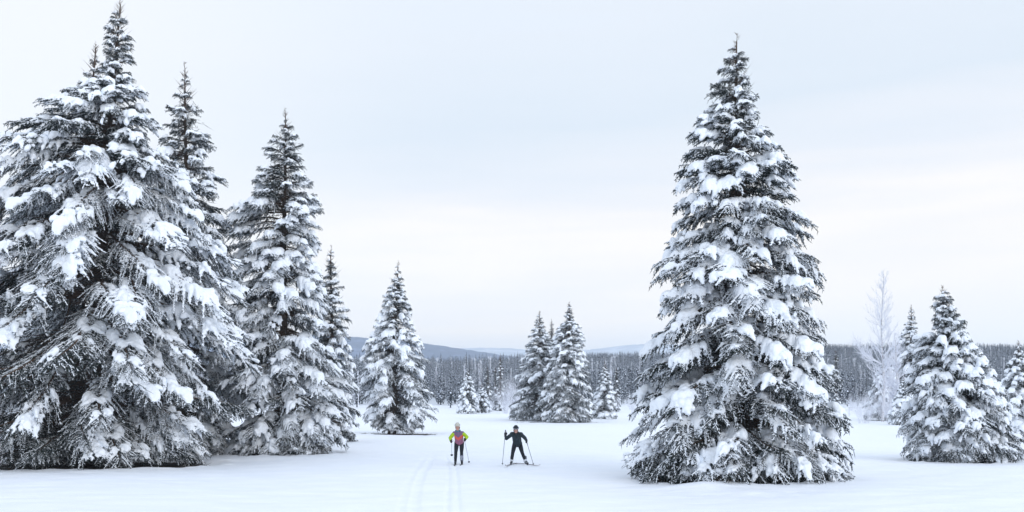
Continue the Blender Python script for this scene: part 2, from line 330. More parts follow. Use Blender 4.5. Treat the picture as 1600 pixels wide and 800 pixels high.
# ------------------------------------------------------------------ spruce boughs
def make_bough(L, Wd, seed, load, voxel, tw_ds=.05, lat_ds=.09, droop=.3):
    """one drooping spray along +X: wood, needle twigs and the snow lying on it (materials wood, needle, snow)"""
    rng = np.random.default_rng(seed); mb = MB()
    nT = 28; t_ = np.linspace(0, 1, nT)
    sway = rng.uniform(-.1, .1); up0 = rng.uniform(.08, .16)
    def axis(t):
        return np.stack([t * L, L * (sway * np.sin(t * 3) + .015 * np.sin(t * 11 + seed)), L * (up0 * t - droop * t * t + .06 * t ** 3 + .012 * np.sin(t * 9 + seed))], -1)
    mb.tube(axis(t_), (.012 + .011 * L) * (1 - t_) + .004, 0, k=4, smooth=False, cap=False)
    ng = 12; gc = np.stack([rng.uniform(.25, 1, ng) * L, rng.uniform(-.5, .5, ng) * Wd], 1); gs_ = rng.uniform(.08, .3, ng) * L ** .6; ga = rng.uniform(-1, 1, ng)
    npd = int(3 + L * 4.2); pc = np.stack([rng.uniform(.38, .97, npd) * L, rng.uniform(-.45, .45, npd) * Wd], 1); ps = rng.uniform(.08, .22, npd) * (L / 3) ** .2; pa = rng.uniform(.3, 1, npd)
    def field(P):
        c = sum(a * np.exp(-((P[:, 0] - q[0]) ** 2 + (P[:, 1] - q[1]) ** 2) / s ** 2) for q, s, a in zip(gc, gs_, ga))
        p = sum(a * np.exp(-((P[:, 0] - q[0]) ** 2 + (P[:, 1] - q[1]) ** 2) / s ** 2) for q, s, a in zip(pc, ps, pa))
        return c, np.minimum(p, 1.3)
    N0, N1, NR = [], [], []          # needle spindles
    T0, T1, TR = [], [], []          # snow lying along single twigs
    SC, SR = [], []                  # small snow balls
    BC, BR = [], []                  # big snow balls
    def snow_on(P, w, thick):
        c, p = field(P)
        inner = sstep(.15 * L, .5 * L, P[:, 0])
        ok = (c * .8 + p * (.5 + load) + rng.uniform(-.4, .4, len(P)) + load * 1.25 - (.92 if w > .9 else 1.5) > 0) & (inner + rng.uniform(-.3, .3, len(P)) > .45)
        r = (thick * (.7 + .5 * rng.random(len(P))) * (.6 + .5 * load)) + p * .072 * load * w
        Q = P[ok].copy(); r = r[ok]; p = p[ok]
        Q[:, 2] += r * .6 + p * .05 * load
        SC.append(Q); SR.append(r)
    tpos = np.arange(.1, .985, lat_ds / L)
    for s_ in (-1, 1):
        for t0 in tpos:
            t0 = min(.985, t0 + rng.uniform(-.4, .4) * lat_ds / L)
            P = axis(np.array(t0)); f = (t0 / .55) ** .9 if t0 < .55 else ((1 - t0) / .45) ** .55
            l = (Wd * f + .07) * rng.uniform(.36, 1.22)
            if rng.random() < .06: continue
            a = R(rng.uniform(38, 66) - 16 * t0) * s_
            n = max(3, int(l / tw_ds)); s = np.linspace(0, 1, n)
            bend = rng.uniform(-.15, .25)
            ang = a * (1 - bend * s)
            dx = np.cos(ang); dy = np.sin(ang)
            X_ = P[0] + l * np.cumsum(dx) / n; Y_ = P[1] + l * np.cumsum(dy) / n
            dz = -rng.uniform(.2, .75) * l * s ** 1.5 + rng.uniform(-.06, .09) * s
            Q = np.stack([X_, Y_, P[2] + dz], 1)
            mb.spindles(Q[:-1], Q[1:] + (Q[1:] - Q[:-1]) * .3, .0045, 0)
            st = 1 if t0 > .25 else max(1, n // 2)
            N0.append(Q[st - 1:-1]); N1.append(Q[st:] + (Q[st:] - Q[st - 1:-1]) * .8); NR.append(np.full(len(Q) - st, .013))
            snow_on(Q[st:], 1.0, .027)
            kk = rng.random(len(Q) - 1) < (.3 + .7 * load) * sstep(.15 * L, .55 * L, Q[:-1, 0])
            T0.append(Q[:-1][kk] + [0, 0, .014]); T1.append(Q[1:][kk] + (Q[1:] - Q[:-1])[kk] * .5 + [0, 0, .013]); TR.append(np.full(kk.sum(), .016))
            # side twigs
            for sd in (-1, 1):
                k = np.arange(st, n); B = Q[k]; m_ = len(k)
                if m_ == 0: continue
                tl = (.07 + .16 * (1 - s[k]) * min(1, l / .7)) * rng.uniform(.6, 1.25, m_)
                aa = ang[k] + sd * R(48) + rng.normal(0, .26, m_)
                D = np.stack([np.cos(aa), np.sin(aa), -rng.uniform(.05, .7, m_) + rng.normal(0, .12, m_)], 1)
                E = B + D * tl[:, None]; keep = rng.random(m_) > .1 + .5 * (t0 < .2)
                B, E, tl = B[keep], E[keep], tl[keep]
                N0.append(B); N1.append(E); NR.append(rng.uniform(.011, .017, len(B)))
                c_, p_ = field(B); kk = rng.random(len(B)) < np.clip(.15 + .72 * load + .45 * c_, .05, .93) * sstep(.15 * L, .52 * L, B[:, 0])
                Bs, Es = B[kk] + [0, 0, .013], E[kk] + [0, 0, .009]
                T0.append(Bs + (Es - Bs) * .05); T1.append(Bs + (Es - Bs) * rng.uniform(.6, .97, (len(Bs), 1))); TR.append(rng.uniform(.010, .017, len(Bs)) * (.75 + .45 * load))
                for u in (.35, .7):
                    snow_on(B + (E - B) * u, .7, .021 if u < .6 else .018)
            # hanging twigs underneath
            k = rng.random(n) < .5; B = Q[k]; m_ = len(B)
            D = np.stack([rng.uniform(-.1, .8, m_), rng.normal(0, .5, m_), -np.ones(m_)], 1) * rng.uniform(.05, .19, m_)[:, None]
            N0.append(B); N1.append(B + D); NR.append(np.full(m_, .013))
    # tip and bare sticks
    A = axis(np.linspace(.5, 1, 16)); N0.append(A[:-1]); N1.append(A[1:] + (A[1:] - A[:-1]) * 1.2); NR.append(np.full(15, .017))
    snow_on(A, 1, .03)
    N0, N1, NR = np.concatenate(N0), np.concatenate(N1), np.concatenate(NR)
    dead = rng.random(len(N0)) > sstep(.12 * L, .5 * L, N0[:, 0]) * .97
    mb.spindles(N0[~dead], N1[~dead], NR[~dead], 1); mb.spindles(N0[dead], N1[dead], .005, 0)
    mb.spindles(np.concatenate(T0), np.concatenate(T1), np.concatenate(TR), 2, at=.6)
    C = np.concatenate(SC); r = np.concatenate(SR)
    if len(C) > 20:
        r = np.maximum(r, voxel * .95)
        V, F = balls(C, r, 0, .85)
        big = r > .055
        if big.any():
            V2, F2 = balls(C[big] + [0, 0, .01], r[big] * 1.12, 1, .8); F = np.concatenate([F, F2 + len(V)]); V = np.concatenate([V, V2])
        me = remesh(V, F, voxel, [], 'bough_snow', 3)
        v, Fq = quad_arrays(me); bpy.data.meshes.remove(me)
        n0 = mb.n; mb.V.append(v); mb.n += len(v)
        for f in Fq: mb.F.append(f + n0); mb.mi.append(2); mb.sm.append(True)
    me = mb.mesh('spruce_bough', [M['wood'], M['needle'], M['snow']])
    tip = axis(np.array(1.0))
    return me, L, -tip[2] / L
CL = {'S': [], 'M': [], 'L': [], 'X': []}
sd = 100
for cls, L, Wd, vx, loads, tds, lds in (('S', .8, .30, .013, (.75, .6, .45, .25, .65), .045, .07), ('M', 1.7, .55, .017, (.95, .85, .7, .55, .4, .2), .05, .08),
                              ('L', 3.0, .85, .021, (1.0, .95, .9, .8, .75, .65, .5, .3, .15), .052, .095), ('X', 5.8, 1.2, .027, (1.0, .9, .8, .65, .4, .15), .06, .115)):
    for ld in loads:
        sd += 1; CL[cls].append((ld,) + make_bough(L, Wd, sd, ld, vx, tds, lds, droop=.27 + .12 * ld))
bare_mb = MB()
P0, P1 = [], []
for k in range(9):
    a = k * 2.4; l = random.uniform(.18, .42); P0.append((0, 0, .0)); P1.append((l, .12 * l * math.sin(a), l * random.uniform(-.1, .35)))
bare_mb.spindles(P0, P1, .006, 0, at=.2)

def prof(y_list, D):
    pass
def spruce(name, px, D, top, base, left, right, n, label, load=.6, lean=0., group=None, pitch=(-11, 40), seed=1, skirt=.15, topbare=.07, load_fn=None, xs=1.0, trunk_r=None, cat='spruce'):
    """px: column of the trunk foot, D distance; left/right: [(row, half width in photo pixels)] about the trunk line, lean: shift of the top in px"""
    rng = np.random.default_rng(seed); k = D / 1600
    x0 = wx(px, D); z0 = float(ground_z(x0, D)); H = wz(top, D) - z0
    root = empty(name, (x0, D, z0)); tag(root, label, cat, group)
    zl = np.array([wz(r_, D) - z0 for r_, _ in left])[::-1]; wl = np.array([w_ * k for _, w_ in left])[::-1]
    zr = np.array([wz(r_, D) - z0 for r_, _ in right])[::-1]; wr = np.array([w_ * k for _, w_ in right])[::-1]
    tr = trunk_r or .0135 * H + .03
    ph = rng.uniform(0, 6)
    def cx(z): return lean * k * (z / H) + .012 * H * math.sin(z / H * 5 + ph) * (1 - z / H) * min(1, z)
    zz = np.linspace(-.35, H - .25, 26)
    mb = MB(); mb.tube(np.stack([[cx(z) for z in zz], zz * 0, zz], 1), tr * (1 - np.clip(zz / H, 0, 1)) ** .9 * (1 + .35 * np.exp(-np.clip(zz, 0, None) / .3)) + .012, 0, k=10)
    link('trunk', mb.mesh('spruce_trunk', [M['bark']]), root)
    # crown core: leader, dead inner branches, thin inner twigs
    mb = MB(); P0, P1 = [], []
    lead = min(.75, H * .075)
    P0.append((cx(H), 0, H - lead - .3)); P1.append((cx(H), 0, H))
    for q in range(int(20 + 1.6 * H)):
        z = H - lead * rng.random() ** 1.2 * 2.6; a = rng.uniform(0, 6.28); l = (.10 + (H - z) * .38) * rng.uniform(.6, 1.2)
        P0.append((cx(z), 0, z)); P1.append((cx(z) + l * math.cos(a) * .75, l * math.sin(a) * .75, z + l * .75))
    mb.spindles(P0, P1, .0045 + .0004 * D ** .8, 0, at=.3)
    Z = rng.uniform(.3, H * .9, int(34 * H)); A = rng.uniform(0, 6.28, len(Z))
    RR = np.array([np.interp(z, zr, wr) * .5 * (1 + math.cos(a)) + np.interp(z, zl, wl) * .5 * (1 - math.cos(a)) for z, a in zip(Z, A)]) * rng.uniform(.3, .7, len(Z))
    B = np.stack([[cx(z) for z in Z], Z * 0, Z], 1); D_ = np.stack([np.cos(A) * RR, np.sin(A) * RR, rng.uniform(-.35, .1, len(Z)) * RR], 1)
    mb.spindles(B, B + D_, .006 + .005 * RR, 0, at=.1)
    for q in range(5):
        u = rng.uniform(.25, 1, len(Z))[:, None]; s = B + D_ * u
        e = s + rng.normal(0, .13, s.shape) * (1 + RR[:, None] * .25)
        mb.spindles(s, e, .011, 1)
    crown = link('crown', mb.mesh('spruce_crown', [M['wood'], M['needle']]), root)
    # boughs on a golden-angle spiral
    zt = []; z = skirt
    ws = np.linspace(skirt, H * .965, 400); rad = np.maximum(np.interp(ws, zl, wl), .12) * .5 + np.maximum(np.interp(ws, zr, wr), .12) * .5
    den = (1 - .35 * sstep(.8, .93, ws / H)) / (rad * .06 + .22); cum = np.cumsum(den); cum /= cum[-1]
    nsk = n // 7
    for q in range(n):
        low = q >= n - nsk
        z = float(np.interp((q + rng.uniform(.2, .8)) / (n - nsk), cum, ws))
        a = q * 2.39996 + rng.normal(0, .22)
        if low: z = skirt * rng.uniform(.5, 1.2) + H * .05 * rng.random() ** 1.5
        if math.sin(a) > .35 and rng.random() < .4: a = -a + rng.normal(0, .3)
        else:
            ts = .55 + .045 * H; z += ts * .17 * math.sin(6.283 * z / ts + .8 * math.sin(a + seed) + .5 * a); z = min(max(z, skirt * .5), H * .97)
        h = z / H
        rl, rr_ = np.interp(z, zl, wl), np.interp(z, zr, wr)
        c = .5 * (1 + math.cos(a)); Rr = (rr_ * c + rl * (1 - c)) * (rng.uniform(.84, 1.1) if not (inner := rng.random() > .76) else rng.uniform(.45, .75)) + .04
        Rr = max(.14, Rr)
        cls = 'S' if Rr < 1.05 else 'M' if Rr < 2.1 else 'L' if Rr < 3.75 else 'X'
        want = load_fn(h, a) if load_fn else load
        want = want + rng.normal(0, .22)
        if inner: want *= .3
        if low: want *= .8
        lst = sorted(CL[cls], key=lambda e: abs(e[0] - want)); e = lst[0 if rng.random() < .7 else 1]
        Rr *= 1.02 + (.06 * math.sin(a * 2 + z * 1.3 + seed) + .07 * math.sin(z * 4.2 / (.5 + H / 14) + a + seed)) * (0 if low else 1)
        if h > .74: Rr *= .92
        if h > .84: Rr *= rng.uniform(.7, 1.15)
        if low: Rr = (rr_ * c + rl * (1 - c)) * (rng.uniform(.95, 1.08) if not inner else .65)
        else: Rr = min(Rr * 1.07, (rr_ * c + rl * (1 - c)) * 1.05 + .05)
        if h > .8: Rr *= .85 - .5 * (h - .8)
        pt = R(pitch[0] + (pitch[1] - pitch[0]) * max(0, (h - .25) / .75) ** 2.1 + rng.normal(0, 5))
        cp = math.cos(pt); s = Rr / (e[2] * {'S': 1.22, 'M': 1.13, 'L': 1.08, 'X': 1.05}[cls]) / max(.75, cp)
        drop = s * e[2] * (e[3] * cp - math.sin(pt))
        za = min(z + drop, H - .1)
        if za < .25: za = .25
        o = bpy.data.objects.new('bough', e[1]); COL.objects.link(o); o.parent = crown
        o.location = (cx(za), 0, za)
        o.rotation_euler = (rng.normal(0, .12), -pt, a)
        wy = s * rng.uniform(.8, 1.2) * (1.0 if s > .7 else .7 / max(s, .35) * .9 if s > .35 else 1.4)
        o.scale = (s, wy * (-1 if rng.random() < .5 else 1), (s * .5 + .5 if s < 1 else s) * rng.uniform(.85, 1.15))
    return root

# -- huge spruce at left
spruce('spruce_tree', 131, 38.5, -4, 725,
       [(-4, 2), (45, 20), (80, 20), (112, 30), (135, 60), (155, 85), (180, 115), (205, 150), (240, 185), (310, 215), (400, 240), (550, 265), (660, 255), (700, 225), (728, 190)],
       [(-4, 2), (20, 12), (45, 30), (80, 34), (100, 30), (120, 50), (150, 62), (180, 70), (215, 85), (250, 128), (300, 150), (350, 178), (400, 205), (450, 228), (500, 246), (560, 252), (620, 250), (670, 225), (700, 190), (728, 160)],
       295, 'huge snow-laden spruce filling the left edge with a thin leaning top', lean=58, seed=3, skirt=.3,
       load_fn=lambda h, a: (.85 if h > .35 else .25 + h * 1.4 + (.35 if math.cos(a) > .3 else 0)) if h < .86 else .5)
spruce('spruce_tree', 108, 46, 66, 707, [(66, 1), (100, 12), (130, 26), (200, 66), (300, 105), (450, 140), (700, 150)], [(66, 1), (100, 12), (130, 26), (200, 66), (300, 105), (450, 140), (700, 150)], 230,
       'spruce hidden behind the huge left one with only its twiggy tip showing', load=.6, seed=44, lean=42)
# -- tall spruce just behind it
spruce('spruce_tree', 289, 46.5, 98, 705, [(98, 2), (130, 12), (165, 30), (195, 42), (260, 62), (320, 80), (400, 100), (500, 115), (600, 112), (700, 100)],
       [(98, 2), (130, 14), (165, 34), (195, 42), (245, 50), (262, 72), (290, 55), (320, 80), (360, 85), (400, 100), (500, 112), (600, 112), (700, 100)], 230,
       'tall spruce with a sparse twiggy top rising behind the huge left one', load=.75, seed=5, load_fn=lambda h, a: .45 if h > .78 else .85)
# -- spruce in the middle left
spruce('spruce_tree', 446, 46.2, 170, 707, [(170, 2), (200, 10), (215, 32), (250, 50), (280, 54), (320, 66), (335, 88), (370, 88), (400, 84), (450, 88), (500, 92), (560, 98), (600, 102), (660, 106), (705, 100)],
       [(170, 2), (200, 14), (235, 40), (290, 43), (345, 66), (372, 56), (400, 54), (450, 70), (500, 82), (550, 95), (600, 110), (650, 104), (705, 96)], 285,
       'tall dense spruce between the huge left spruce and the lone small one', load=.75, seed=8, load_fn=lambda h, a: .45 if h > .7 else .9)
# -- narrow spruce behind its right side
spruce('spruce_tree', 517, 57, 384, 690, [(384, 2), (420, 10), (450, 16), (500, 26), (560, 34), (600, 40), (650, 46), (688, 44)], [(384, 2), (400, 7), (450, 20), (500, 30), (550, 36), (600, 44), (650, 50), (688, 46)], 190,
       'narrow spruce seen out right behind the tall dense spruce', load=.55, seed=9)
# -- lone spruce with its trunk showing
spruce('spruce_tree', 612, 70, 408, 677, [(408, 1), (420, 4), (450, 16), (480, 26), (500, 30), (520, 36), (530, 52), (550, 50), (570, 58), (600, 60), (630, 60), (655, 48), (668, 30)],
       [(408, 1), (420, 4), (450, 14), (480, 24), (500, 26), (520, 34), (540, 45), (570, 60), (600, 66), (630, 68), (655, 66), (668, 46)], 220,
       'lone spruce with its bare trunk foot showing above dark ground behind the left skier', load=.85, seed=12, lean=10, skirt=.5, trunk_r=.24)
# -- pair beyond the skiers
spruce('spruce_tree', 843, 106, 486, 656, [(486, 1), (500, 8), (530, 24), (545, 22), (560, 34), (600, 44), (640, 50), (653, 46)], [(486, 1), (500, 6), (530, 18), (560, 26), (600, 36), (650, 40)], 220,
       'left and shorter spruce of the close pair behind the skier in black', load=.6, seed=14, skirt=.3)
spruce('spruce_tree', 862, 110, 499, 655, [(499, 1), (530, 9), (560, 18), (600, 30), (650, 36)], [(499, 1), (530, 9), (560, 18), (600, 30), (650, 36)], 90,
       'spruce whose thin top rises between the two spruces of the pair', load=.5, seed=15, skirt=.3)
spruce('spruce_tree', 889, 100, 470, 660, [(470, 1), (480, 4), (500, 13), (530, 26), (560, 34), (600, 44), (640, 50), (656, 46)], [(470, 1), (480, 4), (500, 12), (515, 20), (540, 28), (560, 32), (600, 38), (640, 46), (656, 44)], 285,
       'right and taller spruce of the close pair behind the skier in black', load=.62, seed=16, skirt=.2)
# -- small ones at the forest edge
def simple(px, D, top, hw, n, label, load=.7, seed=20, name='spruce_tree', slim=False, group=None):
    base = HZ + 4000 / D; h = base - top
    pr = [(top, .5), (top + .15 * h, hw * (.28 if not slim else .55)), (top + .4 * h, hw * (.6 if not slim else .85)), (top + .7 * h, hw * .92), (top + .95 * h, hw)]
    return spruce(name, px, D, top, base, pr, pr, n, label, load=load, seed=seed, skirt=.2, group=group, pitch=(-24, 34) if not slim else (-35, 20))
simple(731, 152, 577, 20, 90, 'small frosted spruce at the forest edge right of the left skier', .85, 21)
simple(753, 154, 600, 17, 70, 'smaller snow-covered spruce touching the right of the one at the forest edge', .9, 22)
simple(762, 172, 572, 9, 60, 'dark slim spruce rising behind the two small snowy ones', .2, 23, slim=True)
simple(782, 176, 553, 9, 80, 'darkest slim spire-like spruce between the skiers at the forest edge', .15, 24, slim=True)
simple(774, 178, 574, 7, 50, 'short dark slim spruce leaning on the left of the spire-like one', .15, 25, slim=True)
simple(945, 116, 564, 22, 120, 'small spruce in the gap between the pair and the big right spruce', .7, 26)
simple(963, 168, 573, 9, 60, 'slim dark spruce behind the small one in the gap', .3, 27, slim=True)
simple(1306, 150, 548, 9, 60, 'slim dark spruce just past the right side of the big right spruce', .35, 28, slim=True)
# -- the big one at right
spruce('spruce_tree', 1151, 32, 52, 745,
       [(52, 1), (90, 22), (120, 42), (140, 52), (155, 62), (205, 73), (240, 80), (262, 106), (285, 100), (310, 108), (355, 120), (415, 138), (440, 154), (475, 146), (515, 164), (550, 166), (585, 164), (625, 165), (650, 176), (690, 182), (725, 186), (744, 178)],
       [(52, 1), (90, 22), (155, 43), (185, 40), (205, 56), (260, 82), (310, 108), (330, 100), (355, 114), (400, 136), (440, 138), (475, 134), (515, 150), (545, 168), (590, 163), (625, 174), (680, 178), (725, 188), (744, 190)], 298,
       'big isolated snow-laden spruce right of centre reaching almost to the top', load=.7, seed=31, skirt=.12, load_fn=lambda h, a: .25 if h > .87 else .7 if h > .6 else .85 if h > .28 else .7)
# -- right group
spruce('spruce_tree', 1506, 41.6, 447, 716, [(447, 1), (460, 18), (490, 26), (520, 22), (530, 50), (557, 62), (593, 70), (625, 88), (661, 92), (692, 96), (714, 84)],
       [(447, 1), (460, 14), (480, 18), (492, 30), (512, 28), (530, 32), (557, 48), (593, 72), (625, 86), (661, 92), (692, 100), (714, 96)], 270,
       'bushy leaning snow-heaped spruce standing near the right edge', load=.85, seed=35, lean=-34, skirt=.1, load_fn=lambda h, a: .45 if h > .8 else .82)
simple(1424, 112, 477, 42, 170, 'tall slim frosted spruce behind the bushy one near the right edge', .95, 36)
simple(1383, 108, 556, 36, 150, 'low rounded spruce caked in snow at the foot of the bare birch', 1.0, 37)
simple(1412, 92, 590, 26, 110, 'low snowy spruce tucked left of the bushy one near the right edge', 1.0, 38)
simple(1591, 60, 533, 44, 180, 'spruce cut off by the right edge behind the bushy one', .8, 39)
simple(-78, 52, 120, 96, 150, 'spruce mostly outside the left edge with only a few twig tips in view', .4, 40)

# snow-capped stump shrub at the foot of the big right spruce
sb = empty('dead_shrub', (wx(1124, 29.2), 29.2, float(ground_z(wx(1124, 29.2), 29.2)))); tag(sb, 'brown dead shrub capped with snow at the foot of the big right spruce', 'shrub')
mb = MB(); n_ = 260; th = RNG.uniform(0, 6.28, n_); el = RNG.uniform(.1, 1.4, n_); l = RNG.uniform(.2, .42, n_)
P1_ = np.stack([np.cos(th) * np.cos(el) * l * 1.2, np.sin(th) * np.cos(el) * l, np.sin(el) * l], 1)
mb.spindles(np.zeros((n_, 3)) + RNG.normal(0, .06, (n_, 3)), P1_, .008, 0); 
q = P1_[:160] * .7; mb.spindles(q, q + RNG.normal(0, .1, (160, 3)), .006, 0)
link('twigs', mb.mesh('shrub_twigs', [M['wood']]), sb)
C = np.array([(0, 0, .36), (.13, -.02, .32), (-.14, .02, .3), (.03, -.1, .3), (-.28, -.05, .16), (.0, .1, .33)]); V, F = balls(C, np.array([.14, .12, .12, .1, .09, .12]), 1, .55)
link('snow_cap', remesh(V, F, .02, [M['snow']], 'snow_cap', 3), sb)

# ------------------------------------------------------------------ bare frosted birch and shrubs
def branching(mb, p, d, l, r, depth, rng, spread=.55, m=0, segs=5, twist=.12, up=.1):
    pts = [p]; q = p.copy(); dd = d.copy()
    for _ in range(segs):
        dd = dd + rng.normal(0, twist, 3) + np.array([0, 0, up * .3]); dd /= np.linalg.norm(dd); q = q + dd * l / segs; pts.append(q.copy())
    pts = np.array(pts)
    if depth == 0:
        mb.spindles(pts[:-1], pts[1:], r, m, at=.4); return
    mb.tube(pts, np.linspace(r, r * .45, len(pts)), m, k=3, smooth=False, cap=False)
    kids = 4 + depth
    for k in range(kids):
        u = rng.uniform(.25, 1) * segs; i_ = min(int(u), segs - 1); b = pts[i_] + (pts[i_ + 1] - pts[i_]) * (u - i_)
        nd = dd + rng.normal(0, spread, 3); nd[2] += up; nd /= np.linalg.norm(nd)
        branching(mb, b, nd, l * rng.uniform(.35, .6), r * .5, depth - 1, rng, spread, m, max(3, segs - 1), twist, up)
def birch(px, D, top, label, seed, hw=30, low_only=False):
    rng = np.random.default_rng(seed); x = wx(px, D); z0 = float(ground_z(x, D)); H = wz(top, D) - z0; k = D / 1600
    root = empty('birch_tree', (x, D, z0)); tag(root, label, 'birch')
    zz = np.linspace(-.2, H, 22); cxs = .12 * np.sin(zz * .5)
    mb = MB(); mb.tube(np.stack([cxs, zz * 0, zz], 1), .13 * (1 - np.clip(zz, 0, None) / H) ** .8 + .014, 0, k=7)
    link('trunk', mb.mesh('birch_trunk', [M['frost']]), root)
    mb = MB()
    for q in range(74):
        h = rng.uniform(.16, .97); a = rng.uniform(0, 6.28); z = h * H
        l = hw * k * (1.15 - h) ** .7 * rng.uniform(.6, 1.15)
        upw = rng.uniform(.5, 1.3); d = np.array([math.cos(a), math.sin(a), upw]); d /= np.linalg.norm(d)
        branching(mb, np.array([np.interp(z, zz, cxs), 0, z]), d, l * 1.25, .034 + .032 * (1 - h), 2, rng, .45, 0, 5, .09, .25)
    for a in (3.4, 3.0, 2.6, -.2):       # the long arching lower limbs
        d = np.array([math.cos(a), math.sin(a) * .5, .55]); branching(mb, np.array([0, 0, H * .38]), d / np.linalg.norm(d), hw * k * 1.3, .06, 3, rng, .5, 0, 6, .12, .22)
    link('crown', mb.mesh('birch_crown', [M['rime']]), root)
birch(1379, 104, 424, 'tall bare birch white with frost rising above the low snowy spruces on the right', 3, 32)
birch(1400, 97, 520, 'shorter bare frosted birch growing beside the tall one', 6, 14)

def shrub_mesh(seed, Hh):
    rng = np.random.default_rng(seed); mb = MB()
    for q in range(26):
        a = rng.uniform(0, 6.28); t_ = rng.uniform(.15, .8); d = np.array([math.cos(a) * t_, math.sin(a) * t_, 1]); d /= np.linalg.norm(d)
        branching(mb, np.array([rng.normal(0, .5), rng.normal(0, .3), -.1]), d, Hh * rng.uniform(.6, 1), .022, 2, rng, .55, 0, 4, .12, .3)
    return mb.mesh('frosted_shrub', [M['rime']])
SH = [shrub_mesh(50 + k, 4.0) for k in range(4)]
def shrub(x, y, s, k, label=None, group=None):
    o = link('frosted_shrub', SH[k % 4], None, (x, y, float(ground_z(x, y)))); o.rotation_euler = (0, 0, k * 1.7); o.scale = (s * 1.15, s * 1.15, s)
    tag(o, label or 'frosted leafless shrub in the thicket along the foot of the forest', 'shrub', group or 'frosted shrubs along the foot of the forest')
shrub(wx(790, 150), 150, .95, 1, 'white frosted round shrub right of the slim dark spire-like spruce', 'frosted shrubs by the snow edge'); shrub(wx(803, 153), 153, 1.1, 2, 'white frosted shrub half hidden behind the left spruce of the pair', 'frosted shrubs by the snow edge')
rs = random.Random(5)
for k in range(80):
    y = rs.uniform(160, 215); x = rs.uniform(-.52, .52) * y
    shrub(x, y, rs.uniform(.35, .75), k)
for k in range(9):
    D_ = 98 + 2.6 * k; shrub(wx(1352 + (k * 37) % 78, D_), D_, .55 + .05 * (k % 5), k, 'frosted brush tangled around the feet of the bare birches on the right', 'frosted brush round the birches')
# wire fence on the right
fx0, fx1, FD = wx(1296, 128), wx(1420, 128), 128.0
fen = empty('wire_fence', ((fx0 + fx1) / 2, FD, 0)); tag(fen, 'low wire fence with a snowy top rail beyond the big right spruce', 'fence')
mb = MB(); L_ = fx1 - fx0; mb.tube([(-L_ / 2, 0, 1.22), (L_ / 2, 0, 1.22)], .035, 0); link('top_rail', mb.mesh('fence_rail', [M['frost']]), fen)
mb = MB(); V, F = balls(np.stack([np.linspace(-L_ / 2, L_ / 2, 90), np.zeros(90), np.full(90, 1.27)], 1), RNG.uniform(.05, .075, 90), 1, .8); mb.add(V, F, 0, True); link('rail_snow', mb.mesh('rail_snow', [M['snow']]), fen)
pm = MB(); pm.tube([(0, 0, -.2), (0, 0, 1.3)], .04, 0); pme = pm.mesh('fence_post', [M['frost']])
for k in range(5): link('post', pme, fen, (-L_ / 2 + L_ * k / 4, .05, 0))
mb = MB(); gx = np.arange(-L_ / 2, L_ / 2, .16); mb.spindles(np.stack([gx, gx * 0 + .02, gx * 0], 1), np.stack([gx + .9, gx * 0 + .02, gx * 0 + 1.2], 1), .012, 0); mb.spindles(np.stack([gx, gx * 0, gx * 0], 1), np.stack([gx - .9, gx * 0, gx * 0 + 1.2], 1), .012, 0)
link('wire_mesh', mb.mesh('wire_mesh', [M['rime']]), fen)

# ------------------------------------------------------------------ forest on the valley side
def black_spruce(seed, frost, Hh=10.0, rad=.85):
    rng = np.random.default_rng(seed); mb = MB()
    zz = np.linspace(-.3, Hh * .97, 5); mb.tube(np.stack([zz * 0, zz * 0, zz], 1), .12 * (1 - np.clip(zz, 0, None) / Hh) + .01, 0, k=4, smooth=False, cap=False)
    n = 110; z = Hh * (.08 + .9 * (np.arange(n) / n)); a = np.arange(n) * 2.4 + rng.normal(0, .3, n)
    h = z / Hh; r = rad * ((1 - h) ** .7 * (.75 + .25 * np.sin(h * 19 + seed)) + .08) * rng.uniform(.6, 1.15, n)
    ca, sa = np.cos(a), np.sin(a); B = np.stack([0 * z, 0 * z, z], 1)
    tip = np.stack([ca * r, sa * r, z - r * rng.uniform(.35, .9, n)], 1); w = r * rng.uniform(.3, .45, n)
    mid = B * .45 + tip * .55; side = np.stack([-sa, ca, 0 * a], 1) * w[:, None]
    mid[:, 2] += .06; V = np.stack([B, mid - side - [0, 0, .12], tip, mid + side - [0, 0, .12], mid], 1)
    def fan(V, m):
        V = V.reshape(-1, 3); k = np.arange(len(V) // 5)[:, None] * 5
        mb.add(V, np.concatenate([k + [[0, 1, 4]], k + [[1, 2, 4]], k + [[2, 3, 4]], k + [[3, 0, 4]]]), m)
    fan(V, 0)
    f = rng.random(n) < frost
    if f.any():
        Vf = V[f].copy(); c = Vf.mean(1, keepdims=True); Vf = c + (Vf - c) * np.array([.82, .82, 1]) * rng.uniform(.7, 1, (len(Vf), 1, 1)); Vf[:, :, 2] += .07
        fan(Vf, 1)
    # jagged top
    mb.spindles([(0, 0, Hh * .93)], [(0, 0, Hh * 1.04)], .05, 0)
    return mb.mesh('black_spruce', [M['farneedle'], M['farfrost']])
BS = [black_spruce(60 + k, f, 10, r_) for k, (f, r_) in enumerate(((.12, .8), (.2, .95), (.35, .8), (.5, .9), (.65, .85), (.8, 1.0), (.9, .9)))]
rf = np.random.default_rng(77)
def frost_of(x, y): return float(np.clip(.95 - (y - 190) / 400 + rf.normal(0, .2), 0, 1))
kinds = bpy.data.collections.new('forest_tree_kinds')
